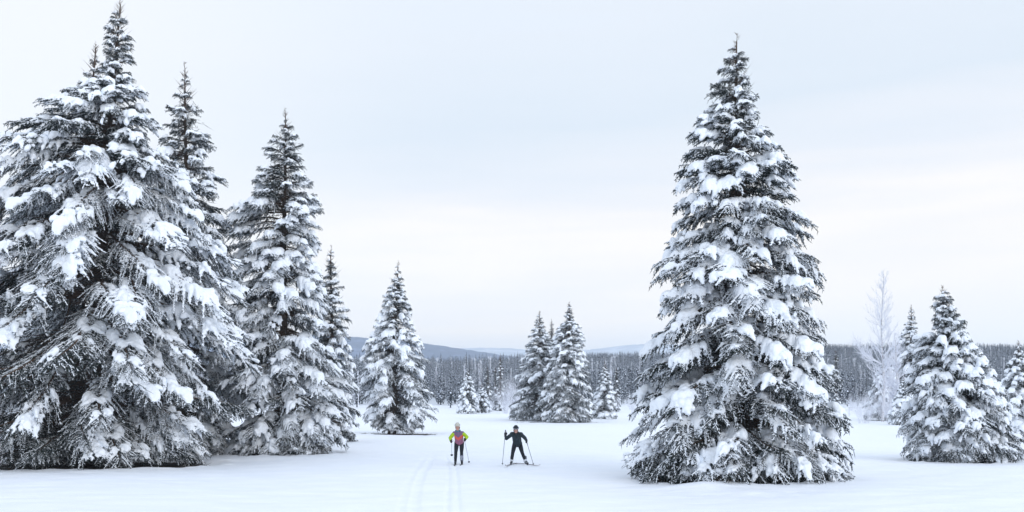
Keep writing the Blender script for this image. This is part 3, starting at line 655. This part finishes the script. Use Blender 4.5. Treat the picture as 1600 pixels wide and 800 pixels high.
# 280 nearest trees one by one
pts = []
while len(pts) < 285:
    y = 182 + 88 * rf.random() ** 1.1; x = rf.uniform(-.54, .54) * y
    if all((x - a) ** 2 + (y - b_) ** 2 > 4.5 for a, b_, *_ in pts): pts.append((x, y))
pts.sort(key=lambda p: p[1])
for i_, (x, y) in enumerate(pts):
    k = i_ if i_ < 7 else int(min(6, frost_of(x, y) * 7))
    o = link('forest_spruce', BS[k], None, (x, y, float(ground_z(x, y)) - .05)); s = rf.uniform(.45, 1.05)
    o.scale = (s * rf.uniform(.9, 1.3),) * 2 + (s,); o.rotation_euler = (rf.normal(0, .02), rf.normal(0, .02), rf.uniform(0, 6.28))
    tag(o, 'slender frosted spruce in the dense forest at the foot of the valley side', 'spruce', 'slender spruces of the forest front')
    if i_ < 7: kinds.objects.link(o)
# bare frosted aspens among them
def aspen(seed):
    rng = np.random.default_rng(seed); mb = MB(); zz = np.linspace(-.2, 9.5, 8); xx = .1 * np.sin(zz * .7 + seed)
    mb.tube(np.stack([xx, zz * 0, zz], 1), .10 * (1 - np.clip(zz, 0, None) / 10) + .015, 0, k=4, smooth=False, cap=False)
    z = rng.uniform(2, 9.3, 46); a = rng.uniform(0, 6.28, 46); l = (.35 + 1.1 * (1 - z / 10)) * rng.uniform(.6, 1.2, 46)
    B = np.stack([np.interp(z, zz, xx), z * 0, z], 1); T = B + np.stack([np.cos(a) * l * .6, np.sin(a) * l * .6, l], 1); mb.spindles(B, T, .03, 0)
    for q in range(3):
        u = rng.uniform(.3, .9, (46, 1)); p_ = B + (T - B) * u; mb.spindles(p_, p_ + rng.normal(0, .22, p_.shape) + [0, 0, .2], .02, 0)
    return mb.mesh('frosted_aspen', [M['rime']])
AS = [aspen(4), aspen(9)]
for i_ in range(26):
    y = rf.uniform(178, 215); x = rf.uniform(-.53, .53) * y
    o = link('frosted_aspen', AS[i_ % 2], None, (x, y, float(ground_z(x, y)) - .05)); s = rf.uniform(.6, 1.0); o.scale = (s, s, s); o.rotation_euler = (0, 0, rf.uniform(0, 6))
    tag(o, 'thin bare frosted aspen among the slender spruces at the foot of the forest', 'aspen', 'bare frosted aspens along the forest front')
    if i_ == 0: kinds.objects.link(o)
# the rest of the wood as one mass
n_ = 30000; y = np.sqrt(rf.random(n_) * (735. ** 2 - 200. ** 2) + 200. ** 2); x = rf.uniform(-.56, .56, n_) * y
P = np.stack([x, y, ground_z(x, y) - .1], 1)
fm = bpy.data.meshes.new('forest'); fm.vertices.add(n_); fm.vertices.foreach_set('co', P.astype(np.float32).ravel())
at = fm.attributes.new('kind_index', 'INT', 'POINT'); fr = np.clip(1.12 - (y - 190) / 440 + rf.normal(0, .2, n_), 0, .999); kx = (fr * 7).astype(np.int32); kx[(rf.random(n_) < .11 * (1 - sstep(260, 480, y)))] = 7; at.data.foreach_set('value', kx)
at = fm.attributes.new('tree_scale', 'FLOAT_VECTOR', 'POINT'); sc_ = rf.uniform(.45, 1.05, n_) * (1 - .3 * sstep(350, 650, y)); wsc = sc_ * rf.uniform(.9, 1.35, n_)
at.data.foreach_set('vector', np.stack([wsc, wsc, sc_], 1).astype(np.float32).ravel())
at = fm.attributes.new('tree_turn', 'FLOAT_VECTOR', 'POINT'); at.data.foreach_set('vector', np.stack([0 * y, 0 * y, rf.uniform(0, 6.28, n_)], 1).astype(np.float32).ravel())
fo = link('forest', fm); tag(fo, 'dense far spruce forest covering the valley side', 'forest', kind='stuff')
gt = bpy.data.node_groups.new('forest_nodes', 'GeometryNodeTree')
gt.interface.new_socket('Geometry', in_out='INPUT', socket_type='NodeSocketGeometry'); gt.interface.new_socket('Geometry', in_out='OUTPUT', socket_type='NodeSocketGeometry')
gi, go = gt.nodes.new('NodeGroupInput'), gt.nodes.new('NodeGroupOutput'); iop = gt.nodes.new('GeometryNodeInstanceOnPoints'); ci = gt.nodes.new('GeometryNodeCollectionInfo')
ci.inputs['Collection'].default_value = kinds; ci.inputs['Separate Children'].default_value = True; ci.inputs['Reset Children'].default_value = True
def attr(name, ty):
    a = gt.nodes.new('GeometryNodeInputNamedAttribute'); a.data_type = ty; a.inputs['Name'].default_value = name; return a.outputs[0]
iop.inputs['Pick Instance'].default_value = True
gt.links.new(gi.outputs[0], iop.inputs['Points']); gt.links.new(ci.outputs[0], iop.inputs['Instance'])
gt.links.new(attr('kind_index', 'INT'), iop.inputs['Instance Index']); gt.links.new(attr('tree_scale', 'FLOAT_VECTOR'), iop.inputs['Scale'])
gt.links.new(attr('tree_turn', 'FLOAT_VECTOR'), iop.inputs['Rotation']); gt.links.new(iop.outputs[0], go.inputs[0])
fo.modifiers.new('forest', 'NODES').node_group = gt

# ------------------------------------------------------------------ far hills
def hill(name, D, pts, depth, m, rough, step):
    px = np.array([p[0] for p in pts], float); zz = np.array([wz(p[1], D) for p in pts])
    xs = np.arange(wx(px[0], D), wx(px[-1], D), step); ys = np.linspace(-1, 1, 60)
    ridge = np.interp(xs, wx(px, D), zz)
    kern = np.hanning(9); kern /= kern.sum(); ridge = np.convolve(np.pad(ridge, 4, mode='edge'), kern, 'valid')
    XX, YY = np.meshgrid(xs, ys); prof_ = np.cos(YY * math.pi / 2) ** 1.2
    Z = -6 + (ridge[None] + 6) * prof_ + prof_ * rough * (RNG.random(XX.shape) - .5) * 2
    V = np.stack([XX.ravel(), (D + YY * depth).ravel(), Z.ravel()], 1); a = len(xs); i = np.arange(len(ys) - 1)[:, None] * a + np.arange(a - 1)[None]
    o = link(name, mesh_np(name, V, [np.stack([i, i + 1, i + a + 1, i + a], -1).reshape(-1, 4)], [m], smooth=False)); return tag(o, kind='structure')
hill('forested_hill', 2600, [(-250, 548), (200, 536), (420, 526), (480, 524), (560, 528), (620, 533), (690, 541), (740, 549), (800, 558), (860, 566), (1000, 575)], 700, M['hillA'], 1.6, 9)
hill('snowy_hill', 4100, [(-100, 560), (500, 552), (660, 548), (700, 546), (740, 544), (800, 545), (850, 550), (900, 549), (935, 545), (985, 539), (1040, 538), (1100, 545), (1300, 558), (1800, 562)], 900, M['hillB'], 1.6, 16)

# ------------------------------------------------------------------ skiers
def chain(pts, rad, step=.35, flat=None):
    """tapered limb through points -> ball centres and radii"""
    C, r = [], []
    for (a, ra), (b_, rb) in zip(zip(pts[:-1], rad[:-1]), zip(pts[1:], rad[1:])):
        a, b_ = np.array(a, float), np.array(b_, float); n = max(2, int(np.linalg.norm(b_ - a) / (min(ra, rb) * step)) + 1)
        for u in np.linspace(0, 1, n): C.append(a + (b_ - a) * u); r.append(ra + (rb - ra) * u)
    return C, r
def limb_mesh(parts, ell, voxel, mats, name, it=3):
    Vs, Fs, n = [], [], 0
    for pts, rad in parts:
        C, r = chain(pts, rad); V, F = balls(np.array(C), np.array(r), 1); Vs.append(V); Fs.append(F + n); n += len(V)
    for c, r3, *rot in ell:
        v, f = ICO[2]; V = v * np.array(r3)
        if rot: V = V @ np.array(Euler(rot[0]).to_matrix()).T
        V = V + np.array(c); Vs.append(V); Fs.append(f + n); n += len(V)
    return remesh(np.concatenate(Vs), np.concatenate(Fs), voxel, mats, name, it)
M['skin'] = mat('skin', (.55, .33, .26), .55, noise=(30, (.62, .34, .28), .4, .6))
M['lime'] = mat('lime_sleeve', (.42, .62, .02), .6, bump=(40, .3, .01))
M['blackcloth'] = mat('black_tights', (.012, .016, .024), .7, bump=(50, .3, .01))
M['navy'] = mat('dark_jacket', (.012, .022, .03), .65, noise=(12, (.02, .04, .05), .4, .7), bump=(30, .4, .012))
M['glove'] = mat('dark_glove', (.03, .014, .02), .6)
M['blackglove'] = mat('black_glove', (.008, .01, .016), .6)
M['scarf'] = mat('teal_scarf', (.16, .30, .38), .8, noise=(30, (.03, .05, .09), .45, .6))
M['beanie'] = mat('pale_beanie', (.55, .54, .48), .9, bump=(60, .4, .01))
M['band'] = mat('dark_beanie', (.02, .025, .03), .9); M['greyband'] = mat('grey_knit_band', (.28, .30, .33), .9)
M['hair'] = mat('brown_hair', (.06, .035, .02), .6)
M['eye'] = mat('eye_dark', (.01, .01, .012), .3); M['lip'] = mat('lips', (.42, .15, .13), .5)
M['boot'] = mat('grey_boot', (.30, .32, .35), .5, noise=(14, (.03, .035, .04), .45, .55)); M['bootb'] = mat('black_boot', (.03, .032, .04), .5)
M['gaiter'] = mat('snowy_gaiter', (.16, .17, .24), .8, noise=(18, (.45, .48, .56), .45, .65)); M['whitecuff'] = mat('white_cuff', (.7, .73, .78), .8)
M['ski'] = mat('ski_red_black', (.05, .012, .02), .35, spec=.5); M['skib'] = mat('ski_black', (.02, .02, .025), .35, spec=.5)
M['pole'] = mat('pole_grey', (.10, .11, .14), .4, spec=.5); M['polew'] = mat('pole_light', (.42, .45, .52), .4, spec=.5); M['black'] = mat('black_plastic', (.012, .012, .014), .45, spec=.5)
# vest: purple-pink with a coral chevron across the chest
vm = mat('pink_vest', (.34, .12, .2), .65, bump=(35, .4, .012)); t = vm.node_tree; b = t.nodes['Principled BSDF']
tcv = N(t, 'ShaderNodeTexCoord'); sp = N(t, 'ShaderNodeSeparateXYZ'); t.links.new(tcv.outputs['Object'], sp.inputs[0])
vv = mth(t, 'ADD', sp.outputs[2], mth(t, 'MULTIPLY', mth(t, 'ABSOLUTE', sp.outputs[0]), -.75))
inb = mth(t, 'MULTIPLY', mth(t, 'GREATER_THAN', vv, .90), mth(t, 'LESS_THAN', vv, 1.015))
nv = N(t, 'ShaderNodeTexNoise'); nv.inputs['Scale'].default_value = 60; t.links.new(tcv.outputs['Object'], nv.inputs['Vector'])
base_ = mix(t, smooth(t, nv.outputs[0], .4, .6), (.42, .13, .2), (.22, .12, .22)); up_ = mix(t, smooth(t, nv.outputs[0], .4, .6), (.26, .14, .26), (.13, .11, .2))
c1 = mix(t, mth(t, 'GREATER_THAN', vv, 1.0), base_, up_); t.links.new(mix(t, inb, c1, (.72, .12, .10)), b.inputs['Base Color']); M['vest'] = vm

def lerp(a, b_, u): return tuple(np.array(a) + (np.array(b_) - np.array(a)) * u)
def hand_parts(w, dirv, palm_n, side, grip=True):
    """palm, thumb and four bent fingers closing on a shaft; w wrist, dirv unit along the hand, palm_n unit towards the palm side, side = thumb direction"""
    w, d, pn, sdv = (np.array(v, float) for v in (w, dirv, palm_n, side))
    d /= np.linalg.norm(d); pn /= np.linalg.norm(pn); sdv /= np.linalg.norm(sdv)
    parts = [([w, w + d * .05], [.026, .03]), ([w + d * .04 + sdv * .02, w + d * .085 + sdv * .028], [.024, .017]), ([w + d * .04 - sdv * .02, w + d * .085 - sdv * .028], [.024, .017]), ([w + d * .05, w + d * .088], [.026, .018])]
    for f, (off, ln) in enumerate(zip((.033, .012, -.011, -.032), (.9, 1.0, .95, .75))):
        k = w + d * (.088 - .004 * abs(f - 1)) + sdv * off
        a = k + (d * .55 + pn * .6) * .036 * ln; b_ = a + (-d * .35 + pn * .75) * .028 * ln; c = b_ + (-d * .95 - pn * .1) * .022 * ln
        parts.append(([k, a, b_, c], [.0115, .0105, .0095, .008]))
    tb = w + d * .03 + sdv * .03; t1 = tb + (sdv * .6 + d * .5 + pn * .35) * .035; t2 = t1 + (-sdv * .35 + d * .35 + pn * .75) * .032
    parts.append(([tb, t1, t2], [.015, .012, .009]))
    return parts
def person(name, loc, J, label, kit):
    root = empty(name, loc); tag(root, label, 'person')
    head, neck, chest, waist, pelvis = (np.array(J[k], float) for k in ('head', 'neck', 'chest', 'waist', 'pelvis'))
    body = []
    tors = ([pelvis, waist, chest, neck + (0, 0, -.05)], [.118, .105, .125, .07])
    body.append(tors)
    for s in (-1, 1):
        k = 'LR'[s > 0]
        body.append(([chest + (s * .05, 0, .03), J['sh' + k]], [.09, .062])); body.append(([J['sh' + k], J['el' + k], J['wr' + k]], [.055, .040, .026]))
        body.append(([J['hip' + k], J['kn' + k], J['an' + k]], [.088, .055, .037])); body.append(([J['an' + k], np.array(J['an' + k]) + np.array(J['toe' + k])], [.036, .03]))
        body.append(([pelvis, J['hip' + k]], [.11, .09]))
        body += hand_parts(J['wr' + k], J['hd' + k], J['pn' + k], J['ts' + k])
    body.append(([neck + (0, 0, -.06), head + (0, .01, -.06)], [.056, .052]))
    rot = (J.get('tilt', .25), 0, J.get('yaw', 0)); Rm = np.array(Euler(rot).to_matrix())
    def H(x, y, z): return head + Rm @ np.array([x, y, z])
    ell = [(H(0, .012, .03), (.076, .094, .098), rot), (H(0, -.022, -.045), (.056, .066, .066), rot), (H(0, -.07, -.09), (.026, .022, .02), rot), (H(0, -.098, -.012), (.0125, .022, .025), rot), (H(0, -.085, .025), (.045, .016, .012), rot),
           (H(.077, .01, -.005), (.010, .02, .032), rot), (H(-.077, .01, -.005), (.010, .02, .032), rot), (H(.04, -.062, -.03), (.024, .024, .022), rot), (H(-.04, -.062, -.03), (.024, .024, .022), rot)]
    link('body', limb_mesh(body, ell, .0075, [M['skin']], 'person_body', 1), root)
    for s in (-1, 1):
        V, F = balls([H(s * .03, -.086, .008)], np.array([[.011, .007, .0075]]), 1); mb = MB(); mb.add(V, F, 0, True); link('eye', mb.mesh('eye', [M['eye']]), root)
    V, F = balls([H(0, -.088, -.058)], np.array([[.022, .008, .008]]), 1); mb = MB(); mb.add(V, F, 0, True); link('mouth', mb.mesh('mouth', [M['lip']]), root)
    # hat
    e = [(H(0, .012, .058), (.094, .112, .086), rot), (H(0, .02, .10), (.075, .085, .062), rot)]
    hat = link('hat', limb_mesh([], e, .008, [kit['hat']], 'hat', 3), root)
    pts = [H(.097 * math.cos(a), .012 + .114 * math.sin(a), .062 + .012 * math.sin(a)) for a in np.linspace(0, 2 * math.pi, 25)]
    mb = MB(); mb.tube(pts, .017, 0, 6, cap=False); link('hat_band', mb.mesh('hat_band', [kit['band']]), hat)
    mb = MB(); V, F = balls([H(s * .055, .07, -.05) for s in (-1, 1)], np.array([[.035, .04, .06]] * 2), 1); mb.add(V, F, 0, True); link('hair', mb.mesh('hair', [M['hair']]), root)
    # clothes: jacket torso and sleeves, trousers, gloves, boots
    hem = pelvis + (0, 0, -.06)
    hem = hem + (0, 0, .03); tor = [([hem - (.055, 0, 0), hem + (.055, 0, 0)], [.13, .13]), ([hem, waist, chest, neck + (0, 0, -.06)], [.137, .125, .142, .08]), ([hem + (.035, 0, 0), chest + (.05, 0, .0)], [.128, .125]), ([hem - (.035, 0, 0), chest - (.05, 0, 0)], [.128, .125])]
    for s in (-1, 1): tor.append(([chest + (s * .05, 0, .03), J['sh' + 'LR'[s > 0]]], [.11, .085 if kit['vest'] is None else .068]))
    sl = []
    for s in (-1, 1):
        k = 'LR'[s > 0]; sh, el_, wr = (np.array(J[q + k], float) for q in ('sh', 'el', 'wr'))
        sl.append(([chest + (s * .07, 0, .05), sh + (s * .01, 0, -.02), lerp(sh, el_, .5), el_, lerp(el_, wr, .9)], [.075, .070, .072, .068, .048]))
    if kit['vest'] is None:
        tor = tor + sl
        link('jacket', limb_mesh(tor, [], .011, [kit['jacket']], 'jacket', 3), root)
    else:
        link('vest', limb_mesh(tor, [], .011, [kit['vest']], 'vest', 3), root)
        for q in sl: link('sleeve', limb_mesh([q], [], .009, [kit['jacket']], 'sleeve', 2), root)
    legs = [([pelvis, pelvis + (0, .01, -.05)], [.12, .12])]
    for s in (-1, 1):
        k = 'LR'[s > 0]; kn, an = np.array(J['kn' + k], float), np.array(J['an' + k], float)
        legs.append(([pelvis + (s * .03, 0, -.02), J['hip' + k], lerp(J['hip' + k], kn, .5), kn, lerp(kn, an, .4), lerp(kn, an, .97)], [.10, .092, .086, .066, .064, .05]))
    link('trousers', limb_mesh(legs, [], .010, [kit['legs']], 'trousers', 3), root)
    for s in (-1, 1):
        k = 'LR'[s > 0]; hp = hand_parts(J['wr' + k], J['hd' + k], J['pn' + k], J['ts' + k]); d = np.array(J['hd' + k], float); d /= np.linalg.norm(d)
        hp = [(p_, [r_ + .006 for r_ in rr_]) for p_, rr_ in hp] + [([np.array(J['wr' + k]) - d * .04, np.array(J['wr' + k]) + d * .02], [.038, .034])]
        link('glove', limb_mesh(hp, [], .006, [kit['glove']], 'glove', 1), root)
        an = np.array(J['an' + k], float); toe = np.array(J['toe' + k], float); tn = toe / np.linalg.norm(toe)
        bo = link('boot', limb_mesh([([an + (0, 0, .15), an + (0, 0, .02), an + (0, 0, -.035)], [.056, .055, .048]), ([an + (0, 0, -.03) - tn * .05, an + (0, 0, -.035) + tn * .06, an + (0, 0, -.05) + tn * .17], [.045, .046, .034]), ([an, an + toe], [.05, .044])], [], .008, [kit['boot']], 'boot', 2), root)
        if kit['gaiter'][s > 0]:
            kn = np.array(J['kn' + k], float); g_ = lerp(kn, an, kit['gaiter'][s > 0]); link('gaiter', limb_mesh([([g_, lerp(g_, an, .5), an + (0, 0, .03)], [.07, .067, .062])], [], .009, [kit['gmat']], 'gaiter', 1), root)
    pts = [neck + np.array([.078 * math.cos(a), .075 * math.sin(a) - .01, -.01 + .02 * math.sin(a)]) for a in np.linspace(0, 2 * math.pi, 21)]
    mb = MB(); mb.tube(pts, .032, 0, 7, cap=False); link('neck_gaiter', mb.mesh('neck_gaiter', [kit['scarf']]), root)
    return root
def pole(hand, tip, label, mtl, basket=.045, up=.1):
    hand, tip = Vector(hand), Vector(tip); d = (tip - hand).normalized(); L = (tip - hand).length
    root = empty('ski_pole', tip); tag(root, label, 'ski pole')
    q = (-d).to_track_quat('Z', 'Y'); root.rotation_mode = 'QUATERNION'; root.rotation_quaternion = q
    mb = MB(); mb.tube([(0, 0, 0), (0, 0, .05), (0, 0, L)], [.003, .0085, .0105], 0, 6); link('shaft', mb.mesh('pole_shaft', [mtl]), root)
    mb = MB(); mb.tube([(0, 0, L - .10), (0, 0, L - .03), (0, 0, L + up - .02), (0, 0, L + up)], [.014, .018, .018, .013], 0, 8); link('grip', mb.mesh('pole_grip', [M['black']]), root)
    mb = MB(); mb.tube([(0, 0, .045), (0, 0, .058), (0, 0, .075)], [basket, basket * .8, .012], 0, 10); link('basket', mb.mesh('pole_basket', [M['black']]), root)
    a = np.linspace(0, 2 * math.pi, 13); mb = MB(); mb.tube(np.stack([.03 + .03 * np.cos(a), 0 * a, L + up - .09 + .06 * np.sin(a)], 1), .005, 0, 4, cap=False); link('strap', mb.mesh('pole_strap', [M['black']]), root)
def ski(foot, ang, label, mtl, z=.012, L=1.9):
    """ang: heading clockwise seen from above, 0 = towards the camera (-Y)"""
    root = empty('ski', (foot[0], foot[1], z)); root.rotation_euler = (0, 0, R(ang)); tag(root, label, 'ski')
    ys = np.array([-.92, -.85, -.6, 0, .6, .9, 1.0, 1.06]) * L / 1.98; w = np.array([.018, .023, .022, .022, .023, .022, .015, .004]); hz = np.array([0, 0, .004, .012, .004, .012, .035, .06]); th = np.array([.008, .01, .014, .022, .014, .008, .006, .004])
    V = []; 
    for y_, w_, h_, t_ in zip(ys, w, hz, th): V += [(-w_, -y_, h_), (w_, -y_, h_), (w_, -y_, h_ + t_), (-w_, -y_, h_ + t_)]
    F = []
    for i_ in range(len(ys) - 1):
        for j in range(4): F.append((i_ * 4 + j, i_ * 4 + (j + 1) % 4, i_ * 4 + 4 + (j + 1) % 4, i_ * 4 + 4 + j))
    e = (len(ys) - 1) * 4; F += [(0, 3, 2, 1), (e, e + 1, e + 2, e + 3)]
    mb = MB(); mb.add(V, np.array(F), 0); link('ski_blade', mb.mesh('ski_blade', [mtl]), root)
    mb = MB(); mb.box((0, -.06, .043), (.05, .16, .018), 0); mb.box((0, -.15, .055), (.045, .05, .03), 0); link('binding', mb.mesh('ski_binding', [M['black']]), root)

# left skier: lime sleeves, leaning forward with both poles trailing
sx, sy = wx(716.5, 38.5), 38.5; sz = float(ground_z(sx, sy)); q_ = 38.5 / 1600
def lp(px, z, y=0): return ((px - 716.5) * q_, y, z)
JL = dict(head=lp(715.5, 1.43, -.36), neck=lp(716, 1.29, -.25), chest=lp(717, 1.13, -.17), waist=lp(717.5, .97, -.04), pelvis=lp(717.5, .86, .05),
          shL=lp(710, 1.19, -.19), shR=lp(723.5, 1.19, -.19), elL=lp(703.8, 1.0, -.10), elR=lp(729.6, 1.03, -.08), wrL=lp(705, .90, -.30), wrR=lp(728.0, .96, -.30),
          hipL=lp(713.5, .82, .05), hipR=lp(721.5, .82, .05), knL=lp(712.5, .47, -.10), knR=lp(721.3, .47, -.06), anL=lp(711.5, .12, .06), anR=lp(721.5, .12, .08),
          toeL=(0, -.12, -.05), toeR=(.01, -.12, -.05), hdL=(.15, -1, -.35), hdR=(-.15, -1, -.35), pnL=(1, .2, -.1), pnR=(-1, .2, -.1), tsL=(0, -.2, 1), tsR=(0, -.2, 1), tilt=.18, yaw=-.05)
person('person', (sx, sy, sz), JL, 'skier in a lime-sleeved pink vest, pale beanie and black tights leaning forward with poles',
       dict(hat=M['beanie'], band=M['beanie'], jacket=M['lime'], vest=M['vest'], legs=M['blackcloth'], glove=M['glove'], boot=M['bootb'], gaiter=(0, .35), gmat=M['gaiter'], scarf=M['scarf']))
def wp(px, z, y, ox, oy, q): return (ox + (px - ox_px) * q, oy + y, sz + z)
ox_px = 716.5
pole(wp(706.8, .90, -.37, sx, sy, q_), (sx - 12.0 * q_, sy + .55, sz + .30), 'pale ski pole trailing from the hand on the left of the lime-sleeved skier', M['polew'], .05)
pole(wp(726.5, .94, -.37, sx, sy, q_), (sx + 15.5 * q_, sy + .55, sz + .03), 'pale ski pole on the side of the lime-sleeved skier nearer the black-clad one', M['polew'], .04)
ski((sx - 5 * q_, sy + .03), 1, 'black ski under the all-black leg of the lime-sleeved skier', M['skib'], sz - .005)
ski((sx + 5 * q_, sy + .05), -1, 'black ski under the snow-dusted leg of the lime-sleeved skier', M['skib'], sz - .005)
# right skier: all in black, legs apart in a skating stance
D2 = 37.4; ox_px = 806; sx2, sy2 = wx(806, D2), D2; sz2 = float(ground_z(sx2, sy2)); q2 = D2 / 1600
def rp(px, z, y=0): return ((px - 806) * q2, y, z)
JR = dict(head=rp(806, 1.30, -.46), neck=rp(806.5, 1.20, -.33), chest=rp(807, 1.07, -.22), waist=rp(808, .93, -.06), pelvis=rp(808.5, .80, .07),
          shL=rp(800, 1.13, -.24), shR=rp(814, 1.12, -.24), elL=rp(791.5, .97, -.28), elR=rp(820, .99, -.30), wrL=rp(789.6, 1.09, -.42), wrR=rp(822.5, .90, -.42),
          hipL=rp(804.5, .77, .07), hipR=rp(812, .77, .07), knL=rp(801, .43, -.10), knR=rp(816, .44, -.06), anL=rp(799.5, .13, .02), anR=rp(821, .13, .05),
          toeL=(-.02, -.12, -.05), toeR=(.06, -.11, -.05), hdL=(.1, -.35, 1), hdR=(.1, -1, -.45), pnL=(.5, -1, -.1), pnR=(-1, .1, -.2), tsL=(1, .3, 0), tsR=(0, -.2, 1), tilt=.30, yaw=.05)
person('person', (sx2, sy2, sz2), JR, 'skier dressed all in black with a grey-banded beanie, one hand raised and legs wide apart',
       dict(hat=M['band'], band=M['greyband'], jacket=M['navy'], vest=None, legs=M['blackcloth'], glove=M['blackglove'], boot=M['boot'], gaiter=(.86, .86), gmat=M['whitecuff'], scarf=M['band']))
pole((sx2 - 16.6 * q2, sy2 - .47, sz2 + 1.15), (sx2 - 21 * q2, sy2 - .35, sz2 + .01), 'dark ski pole planted under the raised hand of the black-clad skier', M['pole'], .035, .14)
pole((sx2 + 16.6 * q2, sy2 - .50, sz2 + .86), (sx2 + 27.5 * q2, sy2 - .45, sz2 + .01), 'dark slanting ski pole in the lowered hand of the black-clad skier', M['pole'], .035, .1)
ski((sx2 - 6.6 * q2, sy2 - .02), -13, 'dark ski under the straight leg of the black-clad skier', M['skib'], sz2 + .01)
ski((sx2 + 15.5 * q2, sy2), 30, 'dark reddish ski turned outwards under the stretched leg of the black-clad skier', M['ski'], sz2 + .01)

# ------------------------------------------------------------------ haze
hb = MB(); hb.box((0, 2580, 90), (8200, 5500, 206))
hz = link('haze', hb.mesh('haze', [])); tag(hz, 'thin cold air haze over the valley', 'haze', kind='stuff')
hm = bpy.data.materials.new('haze_air'); hm.use_nodes = True; t = hm.node_tree; t.nodes.clear()
pv = N(t, 'ShaderNodeVolumePrincipled'); pv.inputs['Color'].default_value = (.80, .89, 1, 1); pv.inputs['Density'].default_value = .00025; pv.inputs['Anisotropy'].default_value = .0
ho = N(t, 'ShaderNodeOutputMaterial'); t.links.new(pv.outputs[0], ho.inputs['Volume']); hz.data.materials.append(hm)
